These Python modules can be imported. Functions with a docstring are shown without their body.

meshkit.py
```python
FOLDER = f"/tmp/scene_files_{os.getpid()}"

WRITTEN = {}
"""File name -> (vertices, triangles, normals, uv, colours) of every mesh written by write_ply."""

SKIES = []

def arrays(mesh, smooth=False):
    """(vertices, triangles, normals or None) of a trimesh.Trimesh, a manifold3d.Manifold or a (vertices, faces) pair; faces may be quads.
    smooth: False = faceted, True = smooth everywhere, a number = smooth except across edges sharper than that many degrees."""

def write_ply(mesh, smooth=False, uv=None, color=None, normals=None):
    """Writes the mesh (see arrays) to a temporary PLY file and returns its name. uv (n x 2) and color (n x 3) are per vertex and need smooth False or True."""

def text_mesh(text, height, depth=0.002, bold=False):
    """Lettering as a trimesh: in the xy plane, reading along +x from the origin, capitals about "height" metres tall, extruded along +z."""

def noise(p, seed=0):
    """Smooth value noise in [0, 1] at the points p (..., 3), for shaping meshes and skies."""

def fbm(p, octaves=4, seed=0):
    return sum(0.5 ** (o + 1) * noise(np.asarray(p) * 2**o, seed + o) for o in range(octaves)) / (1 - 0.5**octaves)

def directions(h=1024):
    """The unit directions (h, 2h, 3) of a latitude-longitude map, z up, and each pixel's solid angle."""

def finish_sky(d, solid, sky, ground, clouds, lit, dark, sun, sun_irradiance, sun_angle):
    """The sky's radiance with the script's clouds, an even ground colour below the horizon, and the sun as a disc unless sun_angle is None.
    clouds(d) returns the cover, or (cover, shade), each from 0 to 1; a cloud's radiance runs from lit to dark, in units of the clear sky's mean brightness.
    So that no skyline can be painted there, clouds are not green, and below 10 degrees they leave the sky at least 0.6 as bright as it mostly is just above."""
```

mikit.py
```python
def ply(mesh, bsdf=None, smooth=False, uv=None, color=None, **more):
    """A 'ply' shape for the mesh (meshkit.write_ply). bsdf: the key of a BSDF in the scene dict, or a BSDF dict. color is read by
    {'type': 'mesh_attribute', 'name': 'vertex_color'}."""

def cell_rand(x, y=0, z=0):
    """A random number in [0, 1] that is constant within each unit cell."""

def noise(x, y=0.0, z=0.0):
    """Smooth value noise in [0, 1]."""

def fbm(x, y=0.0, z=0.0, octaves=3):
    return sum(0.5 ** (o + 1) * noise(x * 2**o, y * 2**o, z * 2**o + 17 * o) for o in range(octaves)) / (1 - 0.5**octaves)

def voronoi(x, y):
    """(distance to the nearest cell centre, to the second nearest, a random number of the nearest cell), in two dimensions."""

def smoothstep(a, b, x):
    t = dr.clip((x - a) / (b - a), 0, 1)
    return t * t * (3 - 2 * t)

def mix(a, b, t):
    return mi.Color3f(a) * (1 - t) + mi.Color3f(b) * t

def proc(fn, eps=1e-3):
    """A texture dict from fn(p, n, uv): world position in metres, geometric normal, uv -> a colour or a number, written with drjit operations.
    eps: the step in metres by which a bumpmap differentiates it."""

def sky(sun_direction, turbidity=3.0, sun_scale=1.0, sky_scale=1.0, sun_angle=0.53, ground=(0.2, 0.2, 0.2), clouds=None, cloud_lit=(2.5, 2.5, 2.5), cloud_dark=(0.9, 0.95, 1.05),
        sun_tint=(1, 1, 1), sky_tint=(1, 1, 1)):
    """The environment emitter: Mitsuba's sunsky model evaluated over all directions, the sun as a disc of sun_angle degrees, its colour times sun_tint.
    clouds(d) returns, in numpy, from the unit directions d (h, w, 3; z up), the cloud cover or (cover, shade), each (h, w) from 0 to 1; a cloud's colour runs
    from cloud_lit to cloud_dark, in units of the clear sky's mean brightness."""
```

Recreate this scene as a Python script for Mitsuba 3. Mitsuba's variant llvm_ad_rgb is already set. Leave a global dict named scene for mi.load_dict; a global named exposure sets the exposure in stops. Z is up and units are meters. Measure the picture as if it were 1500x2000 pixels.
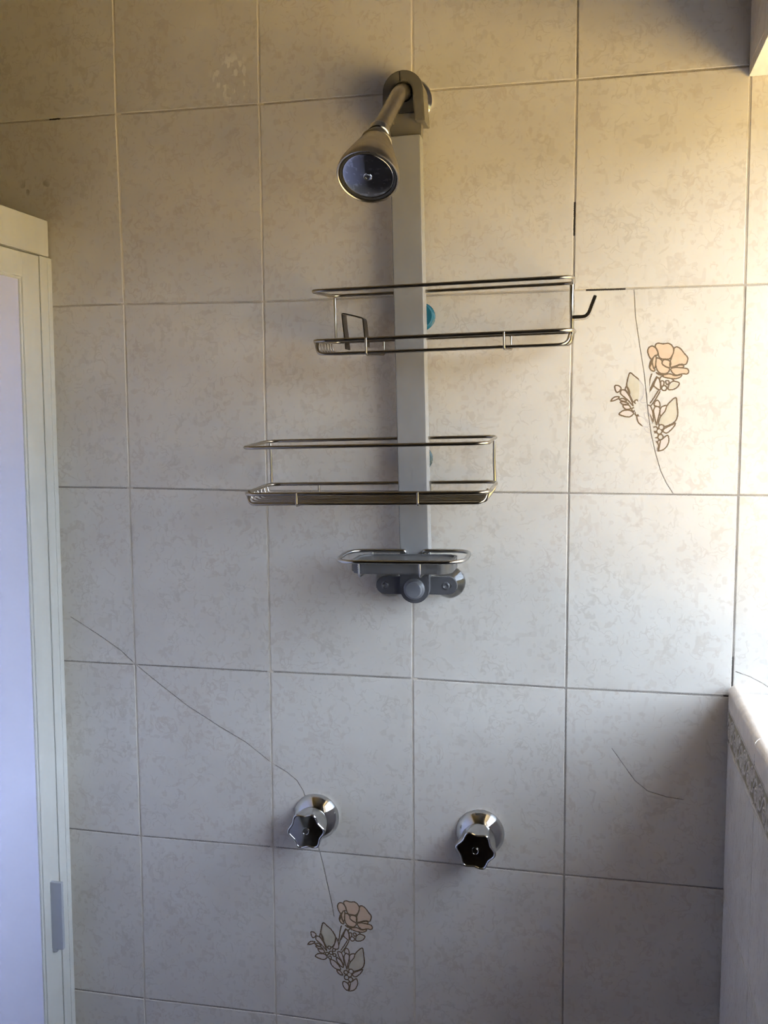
import math, random
import numpy as np
import trimesh
import manifold3d as m3
import shapely.geometry as sg
import shapely.ops as so
from scipy.spatial import cKDTree
import drjit as dr
import mitsuba as mi
import mikit, meshkit
from mikit import proc, noise, fbm, cell_rand, smoothstep, mix

random.seed(7); np.random.seed(7)
T = mi.ScalarTransform4f
scene = {'type': 'scene'}
labels = {}

# ------------------------------------------------------------------ camera, sky, exposure
EYE = np.array([0.6265, -1.2305, 1.5502])
LOOK = np.array([-0.21012, 0.97247, -0.10097])
UP = np.array([-0.0161, 0.0998, 0.9949])
scene['camera'] = {'type': 'perspective', 'fov': math.degrees(2 * math.atan(750 / 1885.87)), 'fov_axis': 'x', 'near_clip': 0.02, 'far_clip': 200.0,
                   'to_world': T().look_at(origin=EYE.tolist(), target=(EYE + LOOK).tolist(), up=UP.tolist())}
# daylight from a bright day outside: blue sky above, warm sunlit ground below; the sun stands behind the house
scene['sky'] = mikit.sky((-0.5, 0.35, 0.8), turbidity=4.0, sun_angle=None, ground=(0.33, 0.255, 0.105), sky_tint=(1.10, 1.02, 0.95),
                         clouds=lambda d: 0.50 + 0.20 * (meshkit.fbm(d * 3.0, 4, 5) - 0.5), cloud_lit=(1.70, 1.86, 2.10), cloud_dark=(1.55, 1.72, 2.0))
exposure = 5.72

# ------------------------------------------------------------------ materials
def rgb(c): return {'type': 'rgb', 'value': list(map(float, c))}
def mat(name, color, rough=0.5, metal=0.0, spec=0.5, **more):
    scene[name] = {'type': 'twosided', 'bsdf': {'type': 'principled', 'base_color': color if isinstance(color, dict) else rgb(color),
                   'roughness': rough, 'metallic': metal, **({} if metal else {'specular': spec}), **more}}
    return name

def tile_colour(p, n, uv):
    a = p.x + 1.7 * p.y
    b = p.z + 0.63 * p.y
    i, j = dr.floor(a / 0.2), dr.floor((b - 1.95) / 0.25)
    r = cell_rand(i, j, 3)
    a2, b2 = a + 11.3 * r, b + 7.7 * cell_rand(i, j, 5)
    wx = fbm(a2 * 70, b2 * 70, 1.0) - 0.5
    wy = fbm(a2 * 70, b2 * 70, 9.0) - 0.5
    def vein(f, s, w):
        v = dr.abs(noise(a2 * f + wx * 3.4, b2 * f + wy * 3.4, s) - 0.5)
        return 1 - smoothstep(0.15 * w, w, v)
    m1 = smoothstep(0.42, 0.60, fbm(a2 * 75, b2 * 75, 4.0)) * smoothstep(0.30, 0.62, noise(a2 * 22, b2 * 22, 51.0))
    m2 = smoothstep(0.44, 0.62, fbm(a2 * 95, b2 * 95, 14.0))
    v = 0.85 * vein(72, 0.3, 0.075) * m1 + 0.75 * vein(110, 5.3, 0.09) * m2
    spots = smoothstep(0.66, 0.80, noise(a2 * 190, b2 * 150, 2.0)) * smoothstep(0.42, 0.62, noise(a2 * 34, b2 * 34, 21.0))
    v = dr.minimum(v + 0.55 * spots, 1)
    cloud = fbm(a2 * 17, b2 * 17, 31.0) - 0.5
    base = mix((0.60, 0.56, 0.50), (0.645, 0.61, 0.55), dr.clip(0.5 + 1.6 * cloud + 0.25 * (r - 0.5), 0, 1))
    pink = smoothstep(0.45, 0.65, noise(a2 * 12, b2 * 12, 41.0))
    c = mix(base, mix((0.42, 0.37, 0.30), (0.445, 0.37, 0.30), pink), 0.38 * v)
    # lime stain under the head's wall, a few dark specks beside the screen header
    d = (p.x - 0.160) * (p.x - 0.160) / 0.0009 + (p.z - 1.985) * (p.z - 1.985) / 0.0012
    on = dr.select(dr.abs(p.y) < 0.02, 1.0, 0.0)
    d2 = (p.x - 0.172) * (p.x - 0.172) / 0.0007 + (p.z - 1.964) * (p.z - 1.964) / 0.00016
    d = dr.minimum(d, d2 + 0.2)
    stain = on * smoothstep(1.3, 0.1, d) * smoothstep(0.50, 0.68, fbm(p.x * 190, p.z * 120, 3.0))
    c = mix(c, (0.90, 0.87, 0.78), 0.6 * stain)
    ds = (p.x + 0.125) * (p.x + 0.125) / 0.0006 + (p.z - 1.862) * (p.z - 1.862) / 0.0002
    c = mix(c, (0.22, 0.18, 0.11), 0.6 * on * smoothstep(1.3, 0.1, ds) * smoothstep(0.55, 0.7, noise(p.x * 160, p.z * 90, 8.0)))
    return c

def grout_colour(p, n, uv):
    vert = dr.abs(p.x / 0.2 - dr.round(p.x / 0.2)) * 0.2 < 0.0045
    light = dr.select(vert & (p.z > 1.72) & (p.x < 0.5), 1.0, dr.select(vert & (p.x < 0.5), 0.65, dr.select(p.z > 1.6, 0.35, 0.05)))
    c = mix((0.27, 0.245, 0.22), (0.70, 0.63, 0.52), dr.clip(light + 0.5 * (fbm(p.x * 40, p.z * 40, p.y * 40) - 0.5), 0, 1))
    def gap(x0, x1, z0, z1):
        return dr.select((p.x > x0) & (p.x < x1) & (p.z > z0) & (p.z < z1), 1.0, 0.0)
    dark = gap(-0.101, -0.085, 1.945, 1.955) + gap(0.59, 0.607, 1.766, 1.806) + gap(0.6155, 0.6625, 1.69, 1.71)
    dark = dark + gap(0.62, 0.80, 1.945, 1.955) * 0.35 + gap(0.79, 0.81, 1.08, 1.25) * 0.8 + gap(0.594, 0.606, 1.955, 2.04) * 0.5
    return mix(c, (0.035, 0.03, 0.025), dr.clip(dark, 0, 1))

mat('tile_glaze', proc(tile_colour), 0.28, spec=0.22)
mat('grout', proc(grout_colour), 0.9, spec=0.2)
mat('plaster_cream', (0.80, 0.76, 0.68), 0.8, spec=0.2)
mat('ceiling_paint', (0.42, 0.38, 0.31), 0.9, spec=0.1)
mat('floor_tile', proc(lambda p, n, uv: mix((0.085, 0.08, 0.075), (0.12, 0.11, 0.10), fbm(p.x * 20, p.y * 20, 2.0))), 0.5)
mat('far_wall_paint', (0.07, 0.06, 0.05), 0.75, spec=0.2)
mat('side_wall_paint', (0.25, 0.21, 0.15), 0.8, spec=0.2)
mat('white_frame', proc(lambda p, n, uv: mix((0.58, 0.58, 0.555), (0.64, 0.64, 0.615), fbm(p.y * 60, p.z * 14, p.x * 30))), 0.35)
mat('hedge_leaf', (0.12, 0.11, 0.045), 0.9)
mat('eave_timber', (0.16, 0.12, 0.085), 0.8)
mat('sill_white', (0.62, 0.63, 0.64), 0.35)
scene['frosted_glass'] = {'type': 'principledthin', 'base_color': rgb((0.67, 0.68, 0.90)), "roughness": 0.55, "spec_trans": 0.0, "diff_trans": 0.2, 'eta': 1.5, 'spec_tint': 0.0}
mat('chrome', proc(lambda p, n, uv: mix((0.52, 0.52, 0.51), (0.60, 0.60, 0.59), fbm(p.x * 90, p.z * 90, p.y * 90))), 0.07, 1.0)
mat('wire_steel', (0.42, 0.38, 0.32), 0.17, 1.0)
mat('satin_nickel', proc(lambda p, n, uv: mix((0.40, 0.365, 0.315), (0.50, 0.465, 0.41), fbm(p.x * 150, p.z * 110, p.y * 150))), 0.28, 1.0)
mat('head_face', proc(lambda p, n, uv: mix((0.46, 0.46, 0.47), (0.72, 0.72, 0.74), smoothstep(0.6, 0.75, fbm(p.x * 260, p.z * 260, p.y * 260)))), 0.07, 1.0)
mat('black_rubber', (0.02, 0.02, 0.02), 0.5)
mat('grey_plastic', proc(lambda p, n, uv: mix((0.235, 0.235, 0.235), (0.27, 0.27, 0.27), fbm(p.x * 60, p.z * 25, p.y * 60))), 0.33)
mat('hook_plastic', (0.125, 0.115, 0.095), 0.32)
mat('tray_plastic', (0.095, 0.094, 0.094), 0.35)
mat('mount_plastic', (0.09, 0.09, 0.095), 0.35)
mat('knob_plastic', (0.17, 0.175, 0.19), 0.25)
mat('teal_rubber', (0.005, 0.10, 0.165), 0.35)
mat('dark_rubber', (0.03, 0.06, 0.07), 0.4)
scene['clear_vinyl'] = {'type': 'thindielectric', 'int_ior': 1.45, 'specular_transmittance': rgb((0.66, 0.66, 0.66))}
mat('latch_grey', (0.40, 0.42, 0.46), 0.45)
mat('print_brown', (0.15, 0.10, 0.055), 0.35)
mat('print_worn', (0.48, 0.44, 0.42), 0.5)
mat('print_peach', proc(lambda p, n, uv: mix((0.60, 0.415, 0.275), (0.62, 0.475, 0.345), fbm(p.x * 160, p.z * 160, 0.0))), 0.32)
mat('print_leaf', proc(lambda p, n, uv: mix((0.49, 0.43, 0.31), (0.58, 0.53, 0.43), fbm(p.x * 110, p.z * 110, 0.0))), 0.32)
mat('print_pale', (0.60, 0.52, 0.46), 0.32)
mat('border_glaze', {'type': 'mesh_attribute', 'name': 'vertex_color'}, 0.35)

# ------------------------------------------------------------------ helpers
def put(key, mesh, bsdf, smooth=False, label=None, cat=None, group=None, kind=None, **kw):
    k, n = key, 0
    while k in scene:
        n += 1; k = f'{key}_{n:03d}'
    scene[k] = mikit.ply(mesh, bsdf, smooth=smooth, **kw)
    info = {a: b for a, b in (('label', label), ('category', cat), ('group', group), ('kind', kind)) if b}
    if info: labels[k] = info
    return k
def thing(key, label, cat, group=None):
    labels[key] = {'label': label, 'category': cat, **({'group': group} if group else {})}
    return key
def box(x0, x1, y0, y1, z0, z1):
    return trimesh.creation.box(bounds=[[min(x0, x1), min(y0, y1), min(z0, z1)], [max(x0, x1), max(y0, y1), max(z0, z1)]])
def rbox(x0, x1, y0, y1, z0, z1, r=0.002, seg=8):
    lo, hi = np.minimum([x0, y0, z0], [x1, y1, z1]), np.maximum([x0, y0, z0], [x1, y1, z1])
    s = m3.Manifold.sphere(r, seg)
    c = [s.translate([float(x), float(y), float(z)]) for x in (lo[0] + r, hi[0] - r) for y in (lo[1] + r, hi[1] - r) for z in (lo[2] + r, hi[2] - r)]
    m = m3.Manifold.batch_hull(c).to_mesh()
    return trimesh.Trimesh(np.array(m.vert_properties[:, :3]), np.array(m.tri_verts), process=False)
def man(m): return m3.Manifold(m3.Mesh(np.asarray(m.vertices, np.float32), np.asarray(m.faces, np.uint32)))
def unman(m):
    m = m.to_mesh(); return trimesh.Trimesh(np.array(m.vert_properties[:, :3], float), np.array(m.tri_verts), process=True)
cat = trimesh.util.concatenate

def fillet(pts, r, closed=False, n=6):
    """Polyline with its corners rounded at radius about r."""
    pts = [np.asarray(p, float) for p in pts]; out = []
    N = len(pts)
    for i, p in enumerate(pts):
        if not closed and i in (0, N - 1): out.append(p); continue
        a, b = pts[i - 1], pts[(i + 1) % N]
        da, db = a - p, b - p
        la, lb = np.linalg.norm(da), np.linalg.norm(db)
        t = min(r, 0.48 * la, 0.48 * lb)
        s, e = p + da / la * t, p + db / lb * t
        for k in range(n + 1):
            u = k / n
            out.append((1 - u) ** 2 * s + 2 * u * (1 - u) * p + u * u * e)
    return np.array(out)
def tube(pts, r, closed=False, n=10):
    P = np.asarray(pts, float)
    keep = [0] + [i for i in range(1, len(P)) if np.linalg.norm(P[i] - P[i - 1]) > 1e-6]
    P = P[keep]
    if closed and np.linalg.norm(P[0] - P[-1]) < 1e-6: P = P[:-1]
    N = len(P)
    tan = np.roll(P, -1, 0) - np.roll(P, 1, 0) if closed else np.gradient(P, axis=0)
    tan /= np.linalg.norm(tan, axis=1, keepdims=True)
    ref = np.array([0, 0, 1.0]) if abs(tan[0][2]) < 0.9 else np.array([1.0, 0, 0])
    u = np.cross(tan[0], ref); u /= np.linalg.norm(u); rings = []
    rr = np.broadcast_to(r, N)
    ang = np.linspace(0, 2 * np.pi, n, endpoint=False)
    us = []
    for i in range(N):
        u = u - tan[i] * (u @ tan[i]); u /= np.linalg.norm(u); us.append(u)
    if closed:      # spread the twist that the frame gathers once round
        v0 = np.cross(tan[0], us[0]); w = us[-1] - tan[0] * (us[-1] @ tan[0]); tw = math.atan2(w @ v0, w @ us[0])
    else: tw = 0
    for i in range(N):
        v = np.cross(tan[i], us[i]); a = ang - tw * i / N
        rings.append(P[i] + rr[i] * (np.cos(a)[:, None] * us[i] + np.sin(a)[:, None] * v))
    V = np.vstack(rings); F = []
    for i in range(N if closed else N - 1):
        a, b = i * n, ((i + 1) % N) * n
        for k in range(n):
            k2 = (k + 1) % n
            F += [[a + k, b + k, b + k2], [a + k, b + k2, a + k2]]
    if not closed:
        V = np.vstack([V, P[0], P[-1]]); c0, c1 = len(V) - 2, len(V) - 1
        for k in range(n):
            k2 = (k + 1) % n
            F += [[c0, k, k2], [c1, (N - 1) * n + k2, (N - 1) * n + k]]
    m = trimesh.Trimesh(V, F, process=False)
    if m.volume < 0: m.invert()
    return m
def lathe(profile, origin, axis, n=48, rfun=None):
    """profile: (distance along the axis, radius) pairs; rfun(radius, angle, distance) may flute it."""
    axis = np.asarray(axis, float); axis /= np.linalg.norm(axis)
    ref = np.array([1.0, 0, 0]); u = ref - axis * (ref @ axis); u /= np.linalg.norm(u); v = np.cross(axis, u)
    ang = np.linspace(0, 2 * np.pi, n, endpoint=False); V, F = [], []
    for s, r in profile:
        q = r if rfun is None else rfun(r, ang, s)
        q = np.broadcast_to(q, n)
        V.append(np.asarray(origin) + axis * s + q[:, None] * (np.cos(ang)[:, None] * u + np.sin(ang)[:, None] * v))
    for i in range(len(profile) - 1):
        a, b = i * n, (i + 1) * n
        for k in range(n):
            k2 = (k + 1) % n; F += [[a + k, a + k2, b + k2], [a + k, b + k2, b + k]]
    V = np.vstack(V); m = len(profile)
    V = np.vstack([V, np.asarray(origin) + axis * profile[0][0], np.asarray(origin) + axis * profile[-1][0]])
    for k in range(n):
        k2 = (k + 1) % n; F += [[len(V) - 2, k2, k], [len(V) - 1, (m - 1) * n + k, (m - 1) * n + k2]]
    out = trimesh.Trimesh(V, F, process=False)
    if out.volume < 0: out.invert()
    return out
def slab_xz(poly, y0, y1):
    """Extrudes a polygon drawn in (x, z) from y0 to y1."""
    ms = []
    for g in getattr(poly, 'geoms', [poly]):
        if g.is_empty or g.area < 1e-9: continue
        m = trimesh.creation.extrude_polygon(g, abs(y1 - y0), engine='earcut')
        v = m.vertices
        m = trimesh.Trimesh(np.c_[v[:, 0], max(y0, y1) - v[:, 2], v[:, 1]], m.faces, process=False)
        if m.volume < 0: m.invert()
        ms.append(m)
    return cat(ms)
def soft_slab_xz(poly, y_front, y_back, r=0.0015, k=4):
    """The same with a rounded front edge, in a few steps of height."""
    parts = []
    for i in range(k):
        t = (i + 1) / k
        inset = r * (1 - math.sin(t * math.pi / 2))
        depth = r * (1 - math.cos(t * math.pi / 2))
        parts.append(man(slab_xz(poly.buffer(-inset) if inset > 1e-6 else poly, y_front + r - r * math.cos(math.asin(max(0, 1 - inset / r))) if False else y_front + depth, y_back)))
    return unman(m3.Manifold.batch_boolean(parts, m3.OpType.Add))

# ------------------------------------------------------------------ the room
XR, SILL, LINTEL, WEND, XOUT, CEIL, XL, YF = 0.797, 1.205, 1.938, -1.0, 1.04, 2.45, -1.35, -2.5
GD = 0.0011                       # depth of the joints
def struct(key, mesh, m, label=None): return put(key, mesh, m, kind='structure', label=label)
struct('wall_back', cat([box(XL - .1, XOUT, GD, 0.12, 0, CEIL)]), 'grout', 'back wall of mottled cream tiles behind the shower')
struct('wall_right', cat([box(XR + GD, XOUT, YF, 0.0, 0, SILL - .012), box(XR + GD, XOUT, YF, 0.0, LINTEL + .008, CEIL), box(XR + GD, XOUT, YF, WEND, SILL - .02, LINTEL + .02)]), 'grout',
       'tiled right wall with a wide window opening')
struct('wall_left', box(XL - .1, XL, YF, 0.12, 0, CEIL), 'side_wall_paint', 'painted wall of the room beyond the screen')
struct('wall_front', box(XL - .1, XOUT, YF - .1, YF, 0, CEIL), 'far_wall_paint', 'dark wall opposite the shower')
struct('floor', box(XL - .1, XOUT, YF - .1, 0.12, -.1, 0), 'floor_tile', 'dark floor')
struct('ceiling', box(XL - .1, XOUT, YF - .1, 0.12, CEIL, CEIL + .1), 'ceiling_paint', 'painted ceiling')

# outside: the eave over the window, and the paving that lies in the shade of the house
struct('roof_eave', box(XOUT, XOUT + .37, -5, 3, 2.36, 2.48), 'eave_timber', 'eave of the roof over the window')
struct('ground', box(XOUT, XOUT + 1.75, -6, 4, -.35, -.25), 'floor_tile', 'paving outside the window')

hx, hn = np.meshgrid(np.linspace(-22, 22, 90), np.linspace(0, 1, 14), indexing='ij')
top = 2.5 + 1.0 * meshkit.fbm(np.stack([hx[:, :1] * .5, 0 * hx[:, :1], 0 * hx[:, :1]], -1), 4, 2)
hp = np.stack([9.5 - .5 * np.sin(hn * np.pi / 2) + 1.3 * hn + 1.1 * meshkit.fbm(np.stack([hx, hn * 4, 0 * hx], -1) * .9, 4, 3), hx, -.4 + (top + .4) * hn], -1).reshape(-1, 3)
hf = [[a * 14 + b, a * 14 + b + 1, (a + 1) * 14 + b + 1, (a + 1) * 14 + b] for a in range(89) for b in range(13)]
struct('hedge', (hp, hf), 'hedge_leaf', 'tall hedge across the yard outside the window')

# back wall tiles: corners as laid, 20 x 25 cm, each one a piece of its own
measured = {(0, 0): (-.002, 1.950), (1, 0): (.199, 1.949), (3, 0): (.601, 1.949), (4, 0): (.799, 1.950), (1, 1): (.200, 1.698), (0, 1): (.001, 1.701), (3, 1): (.600, 1.700),
            (1, 2): (.200, 1.448), (3, 2): (.598, 1.450), (2, 3): (.398, 1.201), (3, 3): (.598, 1.199), (4, 3): (.8, 1.2), (3, 4): (.599, .949), (2, 4): (.399, .950), (0, 4): (0, .948),
            (0, 5): (-.002, .700), (1, 5): (.200, .703)}
def corner(i, j):
    if (i, j) in measured: return measured[(i, j)]
    x, z = 0.2 * i, 1.95 - 0.25 * j
    if j == -2: z = CEIL
    if i == 5: x = XOUT
    if j == 8: z = 0.0
    return (x, z)
cracks = [sg.LineString([(-.0975, 1.2645), (-.0764, 1.2527), (-.0492, 1.2368), (-.0221, 1.2196), (.0007, 1.2), (.035, 1.1745), (.0766, 1.1452), (.1254, 1.1174), (.1627, 1.0979), (.1995, 1.0712),
                         (.2215, 1.0597), (.236, 1.0484), (.2446, 1.0345), (.252, 1.015)]).buffer(.0006),
          sg.LineString([(.6723, 1.7004), (.6748, 1.6655), (.681, 1.6284), (.6865, 1.5974), (.6895, 1.5725), (.6924, 1.5476), (.6966, 1.5226), (.702, 1.5006), (.7085, 1.4787), (.7161, 1.463), (.7249, 1.4498)]).buffer(.00042),
          sg.LineString([(.2615, .97), (.2656, .9557), (.2712, .9341), (.2781, .9015), (.2837, .8762), (.2865, .8579)]).buffer(.0006),
          sg.LineString([(.6567, 1.1235), (.6698, 1.1056), (.6861, 1.0832), (.7021, 1.0709), (.7242, 1.0653), (.746, 1.063)]).buffer(.0004),
          sg.LineString([(.8036, 1.2315), (.8206, 1.2259), (.8357, 1.2183), (.8417, 1.2142), (.86, 1.204)]).buffer(.0004)]
all_cracks = so.unary_union(cracks)
def chamfered(quad, frame, g=0.0011, c=0.0007, thick=0.006, wob=0.00025, rng=random):
    """quad: four (a, b) corners counter-clockwise; frame(a, b, d): the point at depth d behind the face."""
    q = np.array(quad, float); ctr = q.mean(0)
    poly = sg.Polygon(q).buffer(-g, join_style=2); inner = sg.Polygon(q).buffer(-g - c, join_style=2)
    o = np.array(poly.exterior.coords)[:-1]; n = np.array(inner.exterior.coords)[:-1]
    n = np.array([n[np.argmin(np.linalg.norm(n - a, axis=1))] for a in o])
    w = [rng.uniform(-wob, wob) for _ in range(3)]
    def lean(p): return w[0] + w[1] * (p[0] - ctr[0]) / .1 + w[2] * (p[1] - ctr[1]) / .12
    V = [frame(*a, thick) for a in o] + [frame(*a, c + lean(a)) for a in o] + [frame(*a, lean(a)) for a in n]
    F = []
    for L in (0, 4):
        for k in range(4):
            k2 = (k + 1) % 4; F += [[L + k, L + k2, L + 4 + k2], [L + k, L + 4 + k2, L + 4 + k]]
    F += [[8, 9, 10], [8, 10, 11]]
    m = trimesh.Trimesh(V, F, process=False)
    nrm = np.cross(m.vertices[9] - m.vertices[8], m.vertices[10] - m.vertices[8])
    if nrm @ (frame(*ctr, 0) - frame(*ctr, 1.0)) < 0: m.invert()
    return m
back = lambda a, b, d: np.array([a, d, b])
decor = {}
for j in range(-2, 8):
    for i in range(-7, 5):
        if i == 4 and not (0 <= j <= 2): continue
        quad = [corner(i, j + 1), corner(i + 1, j + 1), corner(i + 1, j), corner(i, j)]
        p = sg.Polygon(quad)
        if p.intersects(all_cracks) and p.intersection(all_cracks).area > 1e-6:
            lo = p.buffer(-.0011, join_style=2).difference(all_cracks)
            hi = p.buffer(-.0018, join_style=2).difference(all_cracks.buffer(.0003))
            mesh = cat([slab_xz(lo, .0006, .006), slab_xz(hi, 0.0, .002)])
        else:
            mesh = chamfered(quad, back)
        key = put('wall_back__tile', mesh, 'tile_glaze')
        if (i, j) in ((3, 1), (1, 4)): decor[(i, j)] = key
labels[decor[(3, 1)]] = {'label': 'cracked flower-painted tile right of the wire caddy'}
labels[decor[(1, 4)]] = {'label': 'flower-painted tile under the left tap'}

# right wall tiles below and above the window
right = lambda a, b, d: np.array([XR + d, a, b])
yw = [0.0, -.2, -.4, -.6, -.8, -1.0]
ys = [0.0, -.2, -.4, -.6, -.8, -1.0, -1.2, -1.4]
for z1, z0 in ((1.1385, .95), (.95, .70), (.70, .45), (.45, .2), (.2, 0.0), (2.20, 1.95), (CEIL, 2.20)):
    for a1, a0 in zip(ys[:-1], ys[1:]):
        put('wall_right__tile', chamfered([(a0, z0), (a1, z0), (a1, z1), (a0, z1)], right), 'tile_glaze')
for a1, a0 in zip(yw[:-1], yw[1:]):
    put('wall_right__edge_tile', chamfered([(a0, LINTEL), (a1, LINTEL), (a1, 1.95), (a0, 1.95)], right, g=.0004, c=.0003, wob=.0001), 'tile_glaze')

# embossed border tiles on the edge of the sill
def border_tile(y0, y1):
    L = y1 - y0; ny, ns = 150, 64
    prof = []
    for t in np.linspace(0, 1, ns):
        z = 1.1395 + (1.2145 - 1.1395) * t if t < .80 else None
        if z is not None and t < .80:
            prof.append((0.0, 1.1395 + .0665 * t / .80))
        else:
            a = (t - .80) / .20 * math.pi / 2
            prof.append((.0085 * (1 - math.cos(a)), 1.206 + .0085 * math.sin(a)))
    prof = np.array(prof)
    # scrolling vine: a wave with a spiral and leaves on each bend
    zc, pts = 1.163, []
    s = np.linspace(0, L, 700); pts.append(np.c_[s, zc + .011 * np.sin(2 * np.pi * s / .05)])
    for k in range(int(round(L / .025)) + 1):
        cy, sgn = .0125 + .025 * k, (1 if k % 2 == 0 else -1)
        th = np.linspace(0, 3.6 * np.pi, 160); rad = .0085 * (1 - th / (4.4 * np.pi))
        pts.append(np.c_[cy + rad * np.cos(th + 1.3), zc - sgn * .007 + rad * np.sin(th + 1.3)])
        for q in range(6):
            a = q * np.pi / 3; tt = np.linspace(.0012, .0045, 14)
            pts.append(np.c_[cy - .0125 + tt * np.cos(a), zc + sgn * .013 + tt * np.sin(a)])
    for zz in (1.1425, 1.1845): pts.append(np.c_[s, 0 * s + zz])
    tree = cKDTree(np.vstack(pts))
    yy = np.linspace(.0006, L - .0006, ny)
    Y, S = np.meshgrid(yy, np.arange(ns), indexing='ij')
    X, Z = prof[S, 0], prof[S, 1]
    d, _ = tree.query(np.c_[Y.ravel(), Z.ravel()]); d = d.reshape(Y.shape)
    h = np.clip(1 - (d / .0015) ** 2, 0, 1) * (Z < 1.1862)
    zone = (Z < 1.1862).astype(float)
    X = X + XR - .001 - .0014 * h + .0008 * zone
    V = np.c_[X.ravel(), (y1 - Y).ravel(), Z.ravel()]
    n = meshkit.fbm(np.c_[Y.ravel() * 90, Z.ravel() * 90, 0 * Y.ravel()], 3, 4)[:, None]
    low = np.array([.23, .185, .14]) * (1 - n) + np.array([.36, .32, .20]) * n
    high = np.array([.64, .58, .50]) * (.8 + .4 * n)
    plain = np.array([.66, .59, .51]) * (.9 + .2 * n)
    hh = np.clip(h.ravel()[:, None] * 1.3, 0, 1)
    col = np.where(zone.ravel()[:, None] > 0, low * (1 - hh) + high * hh, plain)
    F = []
    for a in range(ny - 1):
        for b in range(ns - 1):
            q = a * ns + b; F += [[q, q + ns, q + ns + 1], [q, q + ns + 1, q + 1]]
    m = trimesh.Trimesh(V, F, process=False)
    if m.face_normals[:, 0].mean() > 0: m.invert()
    return m, col
struct('trim_1', box(XR + .0012, XR + .0085, WEND, 0, 1.1395, 1.2055), 'plaster_cream', 'embossed border along the edge of the window sill')
for a1, a0 in zip(yw[:-1], yw[1:]):
    m, col = border_tile(a0, a1)
    put('trim_1__border_tile', m, 'border_glaze', smooth=True, color=col)

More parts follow.
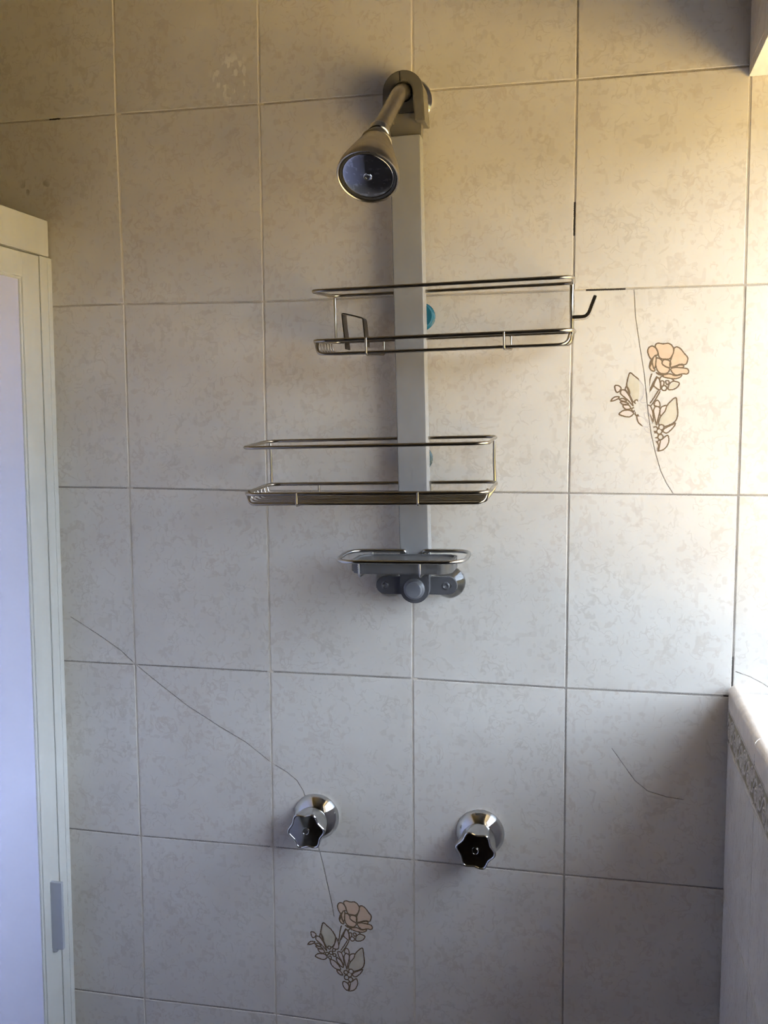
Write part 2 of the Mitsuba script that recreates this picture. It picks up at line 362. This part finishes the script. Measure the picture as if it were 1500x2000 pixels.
# window: sill tiles, soffit, far reveal and the white frame on the outer face (the casement stands open outside the photograph)
k = struct('window_1', cat([box(XOUT - .05, XOUT - .0, WEND, 0, SILL, SILL + .03), box(XOUT - .05, XOUT, WEND, 0, LINTEL - .03, LINTEL), box(XOUT - .05, XOUT, WEND, WEND + .03, SILL, LINTEL)]), 'white_frame',
           'open window with a white tiled sill beside the shower')
topw = lambda a, b, d: np.array([a, b, SILL - d])
for a1, a0 in zip(yw[:-1], yw[1:]):
    put('window_1__sill_tile', chamfered([(XR + .0088, a0), (XOUT - .05, a0), (XOUT - .05, a1), (XR + .0088, a1)], topw, thick=.012), 'sill_white')
put('window_1__soffit', box(XR + .0004, XOUT, WEND, 0, LINTEL, LINTEL + .008), 'plaster_cream')
put('window_1__reveal', box(XR + .0004, XOUT, WEND - .004, WEND, SILL, LINTEL), 'plaster_cream')

# ------------------------------------------------------------------ flower print on the two decor tiles (flat glaze print, drawn in a 1440 x 2000 sketch box)
A = dict(petal=[
 [(670,290),(690,225),(740,203),(790,225),(825,280),(842,350),(800,345),(765,380),(735,420),(700,370)],
 [(785,215),(800,175),(840,160),(910,180),(980,165),(1040,190),(1078,250),(1075,320),(1050,370),(1015,415),(940,410),(890,410),(848,370),(830,280)],
 [(1085,235),(1130,222),(1190,260),(1240,330),(1300,390),(1295,450),(1270,505),(1190,490),(1100,525),(1030,545),(1020,500),(1030,430),(1070,330)],
 [(905,440),(940,415),(1010,432),(1040,465),(1028,552),(960,530),(900,485)],
 [(812,385),(800,500),(830,590),(880,632),(960,640),(1012,610),(1025,555),(955,530),(900,485),(905,440),(870,405)],
 [(765,380),(800,345),(812,390),(800,540),(772,550),(745,450)],
 [(735,420),(745,470),(772,550),(800,575),(780,602),(735,582),(703,530),(715,460)],
 [(1030,560),(1110,540),(1200,550),(1290,560),(1322,600),(1300,650),(1220,640),(1120,668),(1060,620)],
 [(1040,548),(1200,500),(1242,518),(1230,550),(1110,540)],
 [(905,660),(1000,640),(1040,640),(1090,668),(1140,672),(1215,650),(1200,690),(1120,720),(1030,712),(930,690)],
 [(808,615),(860,640),(960,645),(905,660),(850,648)]],
 leaf=[
 [(400,600),(480,670),(560,730),(632,840),(640,930),(600,1010),(560,1060),(470,1090),(405,960),(352,812),(370,720)],
 [(1135,985),(1150,1120),(1170,1260),(1150,1350),(1100,1410),(960,1468),(860,1430),(890,1310),(970,1220),(995,1120)],
 [(1015,800),(1080,748),(1190,780),(1150,850),(1090,885),(1000,890)]],
 pale=[
 [(840,680),(880,760),(890,900),(835,870),(775,820),(800,750)],
 [(640,850),(690,960),(690,1080),(600,1090),(575,1060),(615,1000)],
 [(352,812),(400,890),(412,960),(330,880)],
 [(165,808),(230,812),(275,852),(245,905),(205,925),(180,890)],
 [(268,880),(330,880),(400,970),(450,1080),(470,1145),(400,1060),(330,1000),(258,945)],
 [(100,1060),(160,990),(250,985),(230,1020),(160,1050)],
 [(230,1030),(300,1010),(370,1055),(320,1065)], [(248,1065),(340,1072),(410,1105),(300,1112)], [(288,1122),(400,1114),(436,1180),(345,1192)],
 [(230,1265),(310,1200),(420,1200),(485,1250),(420,1312),(330,1300)],
 [(520,1280),(620,1310),(705,1400),(730,1470),(620,1455),(545,1390)], [(640,1225),(735,1290),(785,1420),(725,1400),(650,1310)],
 [(660,1120),(740,1130),(780,1250),(790,1400),(740,1290),(690,1220)],
 [(835,1140),(888,1165),(882,1250),(848,1380),(840,1450),(815,1350),(783,1220),(800,1160)],
 [(790,1130),(800,1075),(840,1040),(880,1080),(888,1160),(835,1140)],
 [(888,1158),(995,1120),(970,1220),(888,1310)],
 [(950,1495),(1100,1422),(1142,1400),(1100,1480),(1000,1572),(940,1540)],
 [(640,1478),(700,1470),(775,1562),(690,1552)],
 [(850,1690),(930,1660),(1020,1580),(1042,1680),(1010,1770),(950,1830),(850,1850),(885,1760)],
 [(765,1670),(840,1690),(885,1760),(850,1850),(785,1800),(755,1730)],
 [(880,748),(935,748),(940,800),(900,860)], [(955,748),(1010,742),(1022,785),(985,812)]],
 berry=[(470,1190,27),(545,1165,32),(515,1070,30),(600,1105,28),(525,1255,27),(610,1200,28),(915,1470,42),(820,1500,38),(885,1535,42),(830,1595,42),(905,1625,42),(945,860,40)],
 line=[[(825,680),(760,800),(720,900),(690,1010)],[(880,915),(830,1010),(775,1095),(745,1130)],[(850,905),(795,1000),(735,1090)],[(775,820),(735,890)],[(745,640),(720,720),(705,850),(680,930)],
       [(905,1680),(880,1830)],[(930,660),(880,690),(870,735)],[(1060,715),(1090,745)],[(740,450),(720,520)]])
def chaikin(p, n=2, closed=True):
    p = np.array(p, float)
    for _ in range(n):
        q = np.roll(p, -1, 0) if closed else p[1:]
        a = p if closed else p[:-1]
        m = np.empty((2 * len(a), 2)); m[0::2] = .8 * a + .2 * q; m[1::2] = .2 * a + .8 * q
        p = m if closed else np.vstack([p[:1], m, p[-1:]])
    return p
def flower(key, fx, fz, wear=None):
    f = lambda p: np.c_[np.interp(p[:, 0], [0, 1440], fx), np.interp(p[:, 1], [0, 2000], fz)]
    w = .00078
    fills = {n: [sg.Polygon(f(chaikin(p))).buffer(0) for p in A[n]] for n in ('petal', 'leaf', 'pale')}
    ang = np.linspace(0, 2 * np.pi, 20)[:-1]
    rings = [f(np.c_[x + r * np.cos(ang), y + r * np.sin(ang)]) for x, y, r in A['berry']]
    outline = so.unary_union([sg.LinearRing(f(chaikin(p))).buffer(w) for n in ('petal', 'leaf', 'pale') for p in A[n]] + [sg.LinearRing(r).buffer(w) for r in rings]
                             + [sg.LineString(f(chaikin(p, closed=False))).buffer(w) for p in A['line']])
    outline = outline.difference(so.unary_union([sg.Polygon(r).buffer(-w) for r in rings]))
    def layer(name, g, m, y, cut=True):
        if wear is not None and cut: g = g.difference(wear)
        g = g.simplify(.00006)
        put(key + '__' + name, slab_xz(g, -y, -.0003), m)
    layer('petal_print', so.unary_union(fills['petal']), 'print_peach', .00042)
    layer('leaf_print', so.unary_union(fills['leaf']).buffer(-.0015), 'print_leaf', .00042)
    layer('bud_print', so.unary_union(fills['pale']).difference(so.unary_union(fills['leaf'] + fills['petal'])), 'print_pale', .00040)
    layer('outline_print', outline, 'print_brown', .00050)
    if wear is not None:
        lines = so.unary_union([sg.LinearRing(f(chaikin(p))).buffer(w * .55) for n in ('leaf', 'pale') for p in A[n]]).intersection(wear).difference(all_cracks.buffer(.0004))
        put(key + '__worn_print', slab_xz(lines, -.00045, -.0003), 'print_worn')
wear = sg.LineString([(.681, 1.6284), (.6865, 1.5974), (.6875, 1.5725), (.685, 1.556), (.692, 1.535), (.696, 1.515), (.700, 1.49)]).buffer(.0062)
wear = wear.union(sg.Point(.684, 1.556).buffer(.0085))
flower(decor[(3, 1)], (.6392, .7480), (1.6467, 1.4911), wear)
flower(decor[(1, 4)], (.2400, .3508), (.8955, .7393))

# ------------------------------------------------------------------ shower head on its arm
t = thing('shower_rose', 'cone-shaped nickel shower head on a bent arm above the wire caddy', 'shower head')
ARM = np.array([.397, 0, 1.938])
put(t + '__flange', lathe([(-.0005, .0275), (.0015, .0278), (.005, .025), (.009, .017), (.011, .0115)], ARM, (0, -1, 0)), 'chrome', 40)
FACE = np.array([.3838, -.182, 1.8048]); AX = np.array([-.027, -.625, -.78]); AX /= np.linalg.norm(AX)
NUT = FACE - AX * .083
put(t + '__arm', tube(fillet([ARM + [0, .0, 0], ARM + [0, -.052, 0], NUT + AX * .004], .034, n=14), .0097, n=24), 'satin_nickel', 40)
put(t + '__collar', lathe([(-.0835, .0098), (-.083, .0116), (-.081, .0122), (-.0735, .0122), (-.0725, .0112), (-.0705, .0112), (-.0695, .0128), (-.0675, .0128), (-.0665, .0105), (-.060, .0105)], FACE, AX), 'chrome', 30)
put(t + '__bell', lathe([(-.0628, .0095), (-.0628, .0150), (-.0622, .0168), (-.0608, .0176), (-.0590, .0176), (-.0580, .0170), (-.0560, .0176), (-.045, .0218), (-.030, .0270), (-.018, .0312), (-.010, .0334), (-.006, .0342),
                         (-.0015, .0344), (0, .0339), (.0004, .0330), (-.0005, .0322), (-.004, .0316)], FACE, AX, 64), 'satin_nickel', 25)
put(t + '__gasket', lathe([(-.006, .0314), (-.0026, .0320), (-.0014, .0308), (-.0022, .0286), (-.006, .0282)], FACE, AX, 56), 'black_rubber', 35)
rng = random.Random(3)
put(t + '__spray_face', lathe([(-.006, .0284), (-.0026, .0284), (-.0022, .0272)] + [(-.0022 + .0011 * (1 - (r / .0272) ** 2), r) for r in (.024, .020, .016, .012, .008, .004, .001)], FACE, AX, 56), 'head_face', True, label='dark mirror-like spray face')
put(t + '__face_screw', cat([lathe([(-.004, .0052), (-.0012, .0050), (-.0006, .0040), (-.0008, .0026), (-.0022, .0022)], FACE, AX, 24)]), 'chrome', 30)

# ------------------------------------------------------------------ hanging caddy, leaning a little: local (u, y, w) with u along the wall and w up
t = thing('shower_caddy', 'grey hanging shower caddy with two chrome wire baskets and a soap dish', 'shower caddy')
O, PHI = np.array([.3965, 0, 1.936]), .0208
def W(m):
    v = np.asarray(m.vertices); c, s = math.cos(PHI), math.sin(PHI)
    m = m.copy(); m.vertices = np.c_[O[0] + c * v[:, 0] - s * v[:, 2], v[:, 1], O[2] + s * v[:, 0] + c * v[:, 2]]
    return m
# hook over the arm, with a black rubber lining
arc = [(.0247 * math.cos(a), .0247 * math.sin(a)) for a in np.linspace(0, math.pi, 28)]
inn = [(.0118 * math.cos(a), .0118 * math.sin(a)) for a in np.linspace(math.pi, 0, 20)]
shoe = sg.Polygon([(.0262, -.036), (.0255, -.02)] + arc + [(-.0255, -.02), (-.0262, -.036), (-.0140, -.0345), (-.0120, -.012)] + inn + [(.0120, -.012), (.0140, -.0345)])
shoe = shoe.buffer(-.001).buffer(.001)
hook = man(soft_slab_xz(shoe, -.049, -.0115, .003)) - man(box(-.0035, -.0022, -.06, -.0455, .010, .03))
put(t + '__hook', W(unman(hook)), 'hook_plastic', 30, label='brown-grey hook clipped over the shower arm')
lining = sg.Polygon([(-.0128, -.022), (.0128, -.022), (.0128, 0)] + [(.0128 * math.cos(a), .0128 * math.sin(a)) for a in np.linspace(.1, math.pi - .1, 16)] + [(-.0128, 0)]).difference(sg.Point(0, 0).buffer(.0101))
put(t + '__hook_lining', W(slab_xz(lining, -.038, -.012)), 'black_rubber')
neck = sg.Polygon([(-.0186, -.0500), (.0186, -.0500), (.0200, -.030), (.0200, -.012), (-.0200, -.012), (-.0200, -.030)])
put(t + '__neck', W(soft_slab_xz(neck, -.034, -.0185, .0015)), 'hook_plastic', 30)
put(t + '__back_plate', W(rbox(-.0188, .0188, -.040, -.018, -.576, -.049, .0016)), 'grey_plastic', 30, label='long flat grey back plate')
RAIL, THIN = .00225, .0012
def basket(u0, u1, w_top, w_rail, w_floor, cross, post_r, label):
    b = t + '__basket'; n = 0
    while b in labels: n += 1; b = f'{t}__basket_{n:03d}'
    labels[b] = {'label': label}
    yb, yf, sag = -.024, -.122, .0055
    ring = lambda w: [(u0, yb, w), (u1, yb, w), (u1, yf, w - sag), (u0, yf, w - sag)]
    put(b + '__guard_rail', W(tube(fillet(ring(w_top), .017, True), .0021, True)), 'wire_steel', True)
    put(b + '__rail', W(tube(fillet(ring(w_rail), .017, True), RAIL, True)), 'wire_steel', True)
    for u, sg_, r in ((u0, 1, .0017), (u1, -1, post_r)):
        put(b + '__post', W(tube([(u + sg_ * .003, yb + .0005, w_top - .0005), (u + sg_ * .0035, yb - .0005, (w_top + w_rail) / 2), (u + sg_ * .003, yb + .0005, w_rail + .0005)], r)), 'wire_steel', True)
    ysf = np.linspace(yb - .012, yf + .010, 7)
    for y in ysf:
        dz = sag * (y - yb) / (yf - yb) * -1.0
        put(b + '__floor_wire', W(tube(fillet([(u0 + .0005, y, w_rail + dz), (u0 + .0035, y, w_floor + dz + sag), (u1 - .0035, y, w_floor + dz + sag), (u1 - .0005, y, w_rail + dz)], .006), THIN, n=8)), 'wire_steel', True)
    # front wire along the lower edge
    put(b + '__lower_rail', W(tube(fillet([(u0 + .003, yf + .014, w_rail - .003), (u0 + .006, yf, w_floor), (u1 - .006, yf, w_floor), (u1 - .003, yf + .014, w_rail - .003)], .010), .0017)), 'wire_steel', True)
    for u in cross:
        put(b + '__cross_wire', W(tube(fillet([(u, yb, w_rail), (u, yb, w_floor + .003), (u, yf - .001, w_floor - .0025), (u, yf - .0015, w_rail - sag + .001)], .004), .0014, n=8)), 'wire_steel', True)
    return b
b1 = basket(-.1015, .2005, -.2345, -.2925, -.3135, (-.036, .124), .0026, 'wider wire basket with a razor holder inside, above the other basket')
b2 = basket(-.1945, .1045, -.4165, -.473, -.4905, (-.127, .021), .0019, 'wire basket under the one with the razor holder')
def strap(path, r, y0, y1, th=.0013):
    p = np.array([q for q in fillet([(a, 0, b) for a, b in path], r)])[:, [0, 2]]
    return slab_xz(sg.LineString(p).buffer(th / 2, cap_style=2, join_style=1), y0, y1)
put(b1 + '__razor_holder', strap([(.337, 1.6275), (.3325, 1.670), (.3580, 1.6635), (.3615, 1.6300)], .003, -.102, -.082), 'wire_steel', 30)
put(b1 + '__side_hook', cat([strap([(.6010, 1.6612), (.6180, 1.6618), (.6268, 1.6855)], .006, -.068, -.044, .0038)]), 'wire_steel', 30, label='small hook curling up at the right end')
# soap dish
d = t + '__soap_dish'
uc = lambda x, z: ((x - O[0]) + (z - O[2]) * PHI)
dw = -.5575
path = [(-.0110, -.0405, dw - .007), (-.0110, -.0445, dw), (-.083, -.0445, dw), (-.083, -.121, dw - .003), (.0735, -.121, dw - .003), (.0735, -.0445, dw), (.0125, -.0445, dw), (.0125, -.0405, dw - .007)]
rr = fillet(path, .026, n=8)
tray_poly = sg.box(-.068, -.111, .058, -.0455).buffer(-.019).buffer(.019, quad_segs=6)
def flat(poly, z0, z1):
    m = trimesh.creation.extrude_polygon(poly, z1 - z0, engine='earcut'); m.apply_translation([0, 0, z0]); return man(m)
tray = flat(tray_poly.buffer(-.002), dw - .0195, dw - .004) + flat(tray_poly, dw - .0175, dw - .004)
tray = tray - flat(tray_poly.buffer(-.004), dw - .0060, dw + .01)
put(d, W(unman(tray)), 'tray_plastic', 30, label='small grey soap dish in a wire ring')
put(d + '__ring', W(tube(rr, .0024)), 'chrome', True)
for u in (-.053, .021):
    put(d + '__cross_wire', W(tube(fillet([(u, -.0450, dw), (u, -.0465, dw - .021), (u, -.119, dw - .0215), (u, -.121, dw - .004)], .005), .0013, n=8)), 'chrome', True)
# suction mount at the foot
s = t + '__suction_mount'
tab = sg.Polygon([(-.0188, -.5765), (.0188, -.5765), (.0188, -.606)] + [(.0188 * math.cos(a), -.606 - .0188 * math.sin(a)) for a in np.linspace(.1, math.pi - .1, 20)] + [(-.0188, -.606)])
put(s, W(soft_slab_xz(tab, -.046, -.027, .002)), 'mount_plastic', 30)
bar = sg.LineString([(-.041, -.604), (.041, -.604)]).buffer(.0115)
bar = bar.difference(sg.Point(-.041, -.604).buffer(.0035)).difference(sg.Point(.041, -.604).buffer(.0035))
put(s + '__arm', W(soft_slab_xz(bar, -.033, -.0265, .0015)), 'mount_plastic', 30)
knob_o = np.array([0.0, -.046, -.606])
put(s + '__knob', W(lathe([(-.001, .0135), (.0015, .0135), (.003, .0122), (.0035, .0108), (.0075, .0105), (.0088, .0096), (.0090, .0070), (.0090, .001)], knob_o, (0, -1, 0), 40)), 'knob_plastic', 30, label='round grey locking knob')
for u in (-.0405, .0385):
    put(s + '__suction_cup', W(lathe([(.0002, .0205), (.0008, .0208), (.003, .0190), (.010, .0115), (.015, .0085), (.022, .0065), (.0262, .0060)], (u, 0, -.6045), (0, -1, 0), 40)), 'clear_vinyl', True, label='clear suction cup')
    put(s + '__cup_stem', W(lathe([(.0262, .0060), (.030, .0060), (.0335, .0052), (.0345, .0035), (.0335, .0015)], (u, 0, -.604), (0, -1, 0), 24)), 'mount_plastic', 30)
put(t + '__bumper_pad', W(lathe([(.004, .0165), (.005, .0175), (.008, .0175), (.0095, .016), (.0185, .0150)], (.0100, 0, -.2640), (0, -1, 0), 40)), 'teal_rubber', 30, label='teal pad behind the back plate at the wider basket')
put(t + '__bumper_pad', W(lathe([(.004, .0165), (.005, .0175), (.008, .0175), (.0095, .016), (.0185, .0150)], (.0030, 0, -.4430), (0, -1, 0), 40)), 'dark_rubber', 30)

# ------------------------------------------------------------------ the two taps
def tap(x, z, depth, turn, label):
    k, n = 'tap', 0
    while k in labels: n += 1; k = f'tap_{n:03d}'
    thing(k, label, 'tap', 'chrome taps under the shower')
    o = (x, 0, z)
    put(k + '__flange', lathe([(-.0003, .0312), (.0015, .0320), (.0035, .0317), (.0085, .0296), (.0130, .0252), (.0165, .0195), (.0188, .0140), (.0195, .0122), (.0240, .0116)], o, (0, -1, 0), 72), 'chrome', 40)
    s0, s1 = .0205, depth
    def fl(r, a, s):
        q = max(0, min(1, (s - s0 - .003) / (s1 - s0 - .003))) ** .8
        return r * (1 - .125 * q * (.5 - .5 * np.cos(6 * (a - turn))) ** 1.0 + .055 * q * (.5 + .5 * np.cos(6 * (a - turn))) ** 2)
    prof = [(s0, .0120), (s0 + .0004, .0200), (s0 + .0016, .0216), (s0 + .004, .0223)] + [(s0 + .004 + (s1 - s0 - .0055) * q, .0223 + .0027 * q) for q in np.linspace(.1, 1, 9)] + [(s1 - .0006, .0245), (s1, .0234), (s1 - .0004, .0224), (s1 - .0012, .0220)]
    put(k + '__handle', lathe(prof, o, (0, -1, 0), 96, fl), 'chrome', 40)
    put(k + '__handle_face', lathe([(s1 - .0040, .0219), (s1 - .0011, .0219), (s1 - .0009, .012), (s1 - .0009, .0005)], o, (0, -1, 0), 96, fl), 'chrome', 25)
    emblem = lathe([(s1 - .001, .0052), (s1 - .0001, .0051), (s1 - .0001, .0042), (s1 - .0006, .0040), (s1 - .0006, .0003)], o, (0, -1, 0), 28)
    arrow = tube([(x + .0038 * math.cos(a), -s1 + .0002, z + .0038 * math.sin(a)) for a in np.linspace(-2.2, 1.5, 14)], .0006, n=6)
    put(k + '__emblem', cat([emblem, arrow]), 'chrome', 30)
    return k
tap(.2640, 1.0010, .053, .10, 'chrome star-handled tap above the flower tile in shade')
tap(.4893, .9975, .058, -.12, 'chrome star-handled tap nearer the window wall')

# ------------------------------------------------------------------ white framed shower screen on the left
t = thing('shower_screen', 'white framed shower screen with frosted glass against the back wall', 'shower screen')
XS = -.1065
def lean(m):
    m = m.copy(); v = np.array(m.vertices); v[:, 0] += (v[:, 2] - 1.765) * .0081; m.vertices = v; return m
YE = -1.27
put(t + '__header_rail', lean(rbox(XS - .034, XS, -.005, YE, 1.7665, 1.8150, .0012)), 'white_frame', 30)
put(t + '__jamb', lean(cat([rbox(XS - .03, XS + .0008, 0.0005, -.0100, .001, 1.7655, .0012), rbox(XS - .03, XS - .0004, -.0085, -.0272, .001, 1.7655, .0012)])), 'white_frame', 30)
put(t + '__jamb', lean(rbox(XS - .03, XS + .0008, YE, YE + .0275, .001, 1.7655, .0012)), 'white_frame', 30)
d = t + '__door'
stile = man(rbox(XS - .026, XS - .0008, -.0292, -.0690, .03, 1.7645, .0012))
frame = [unman(stile), rbox(XS - .026, XS - .0008, YE + .030, YE + .070, .03, 1.7645, .0012), rbox(XS - .0256, XS - .0012, -.066, YE + .068, 1.7315, 1.7641, .0012), rbox(XS - .0256, XS - .0012, -.066, YE + .068, .03, .09, .0012)]
bead = [rbox(XS - .0200, XS - .0030, -.0660, -.0725, .088, 1.733, .0012), rbox(XS - .0200, XS - .0030, -.0720, YE + .069, 1.7285, 1.7335, .0012)]
put(d, lean(cat(frame + bead)), 'white_frame', 30, label='sliding door of the screen')
put(d + '__glass_pane', lean(box(XS - .0065, XS - .0055, -.0720, YE + .066, .085, 1.729)), 'frosted_glass', label='frosted glass pane')
put(d + '__latch', lean(cat([rbox(XS - .004, XS + .0165, -.0475, -.0535, .7940, .8935, .0010), rbox(XS - .004, XS + .006, -.046, -.0525, .7885, .7950, .0010)])), 'latch_grey', 30, label='small grey latch standing out from the door edge')
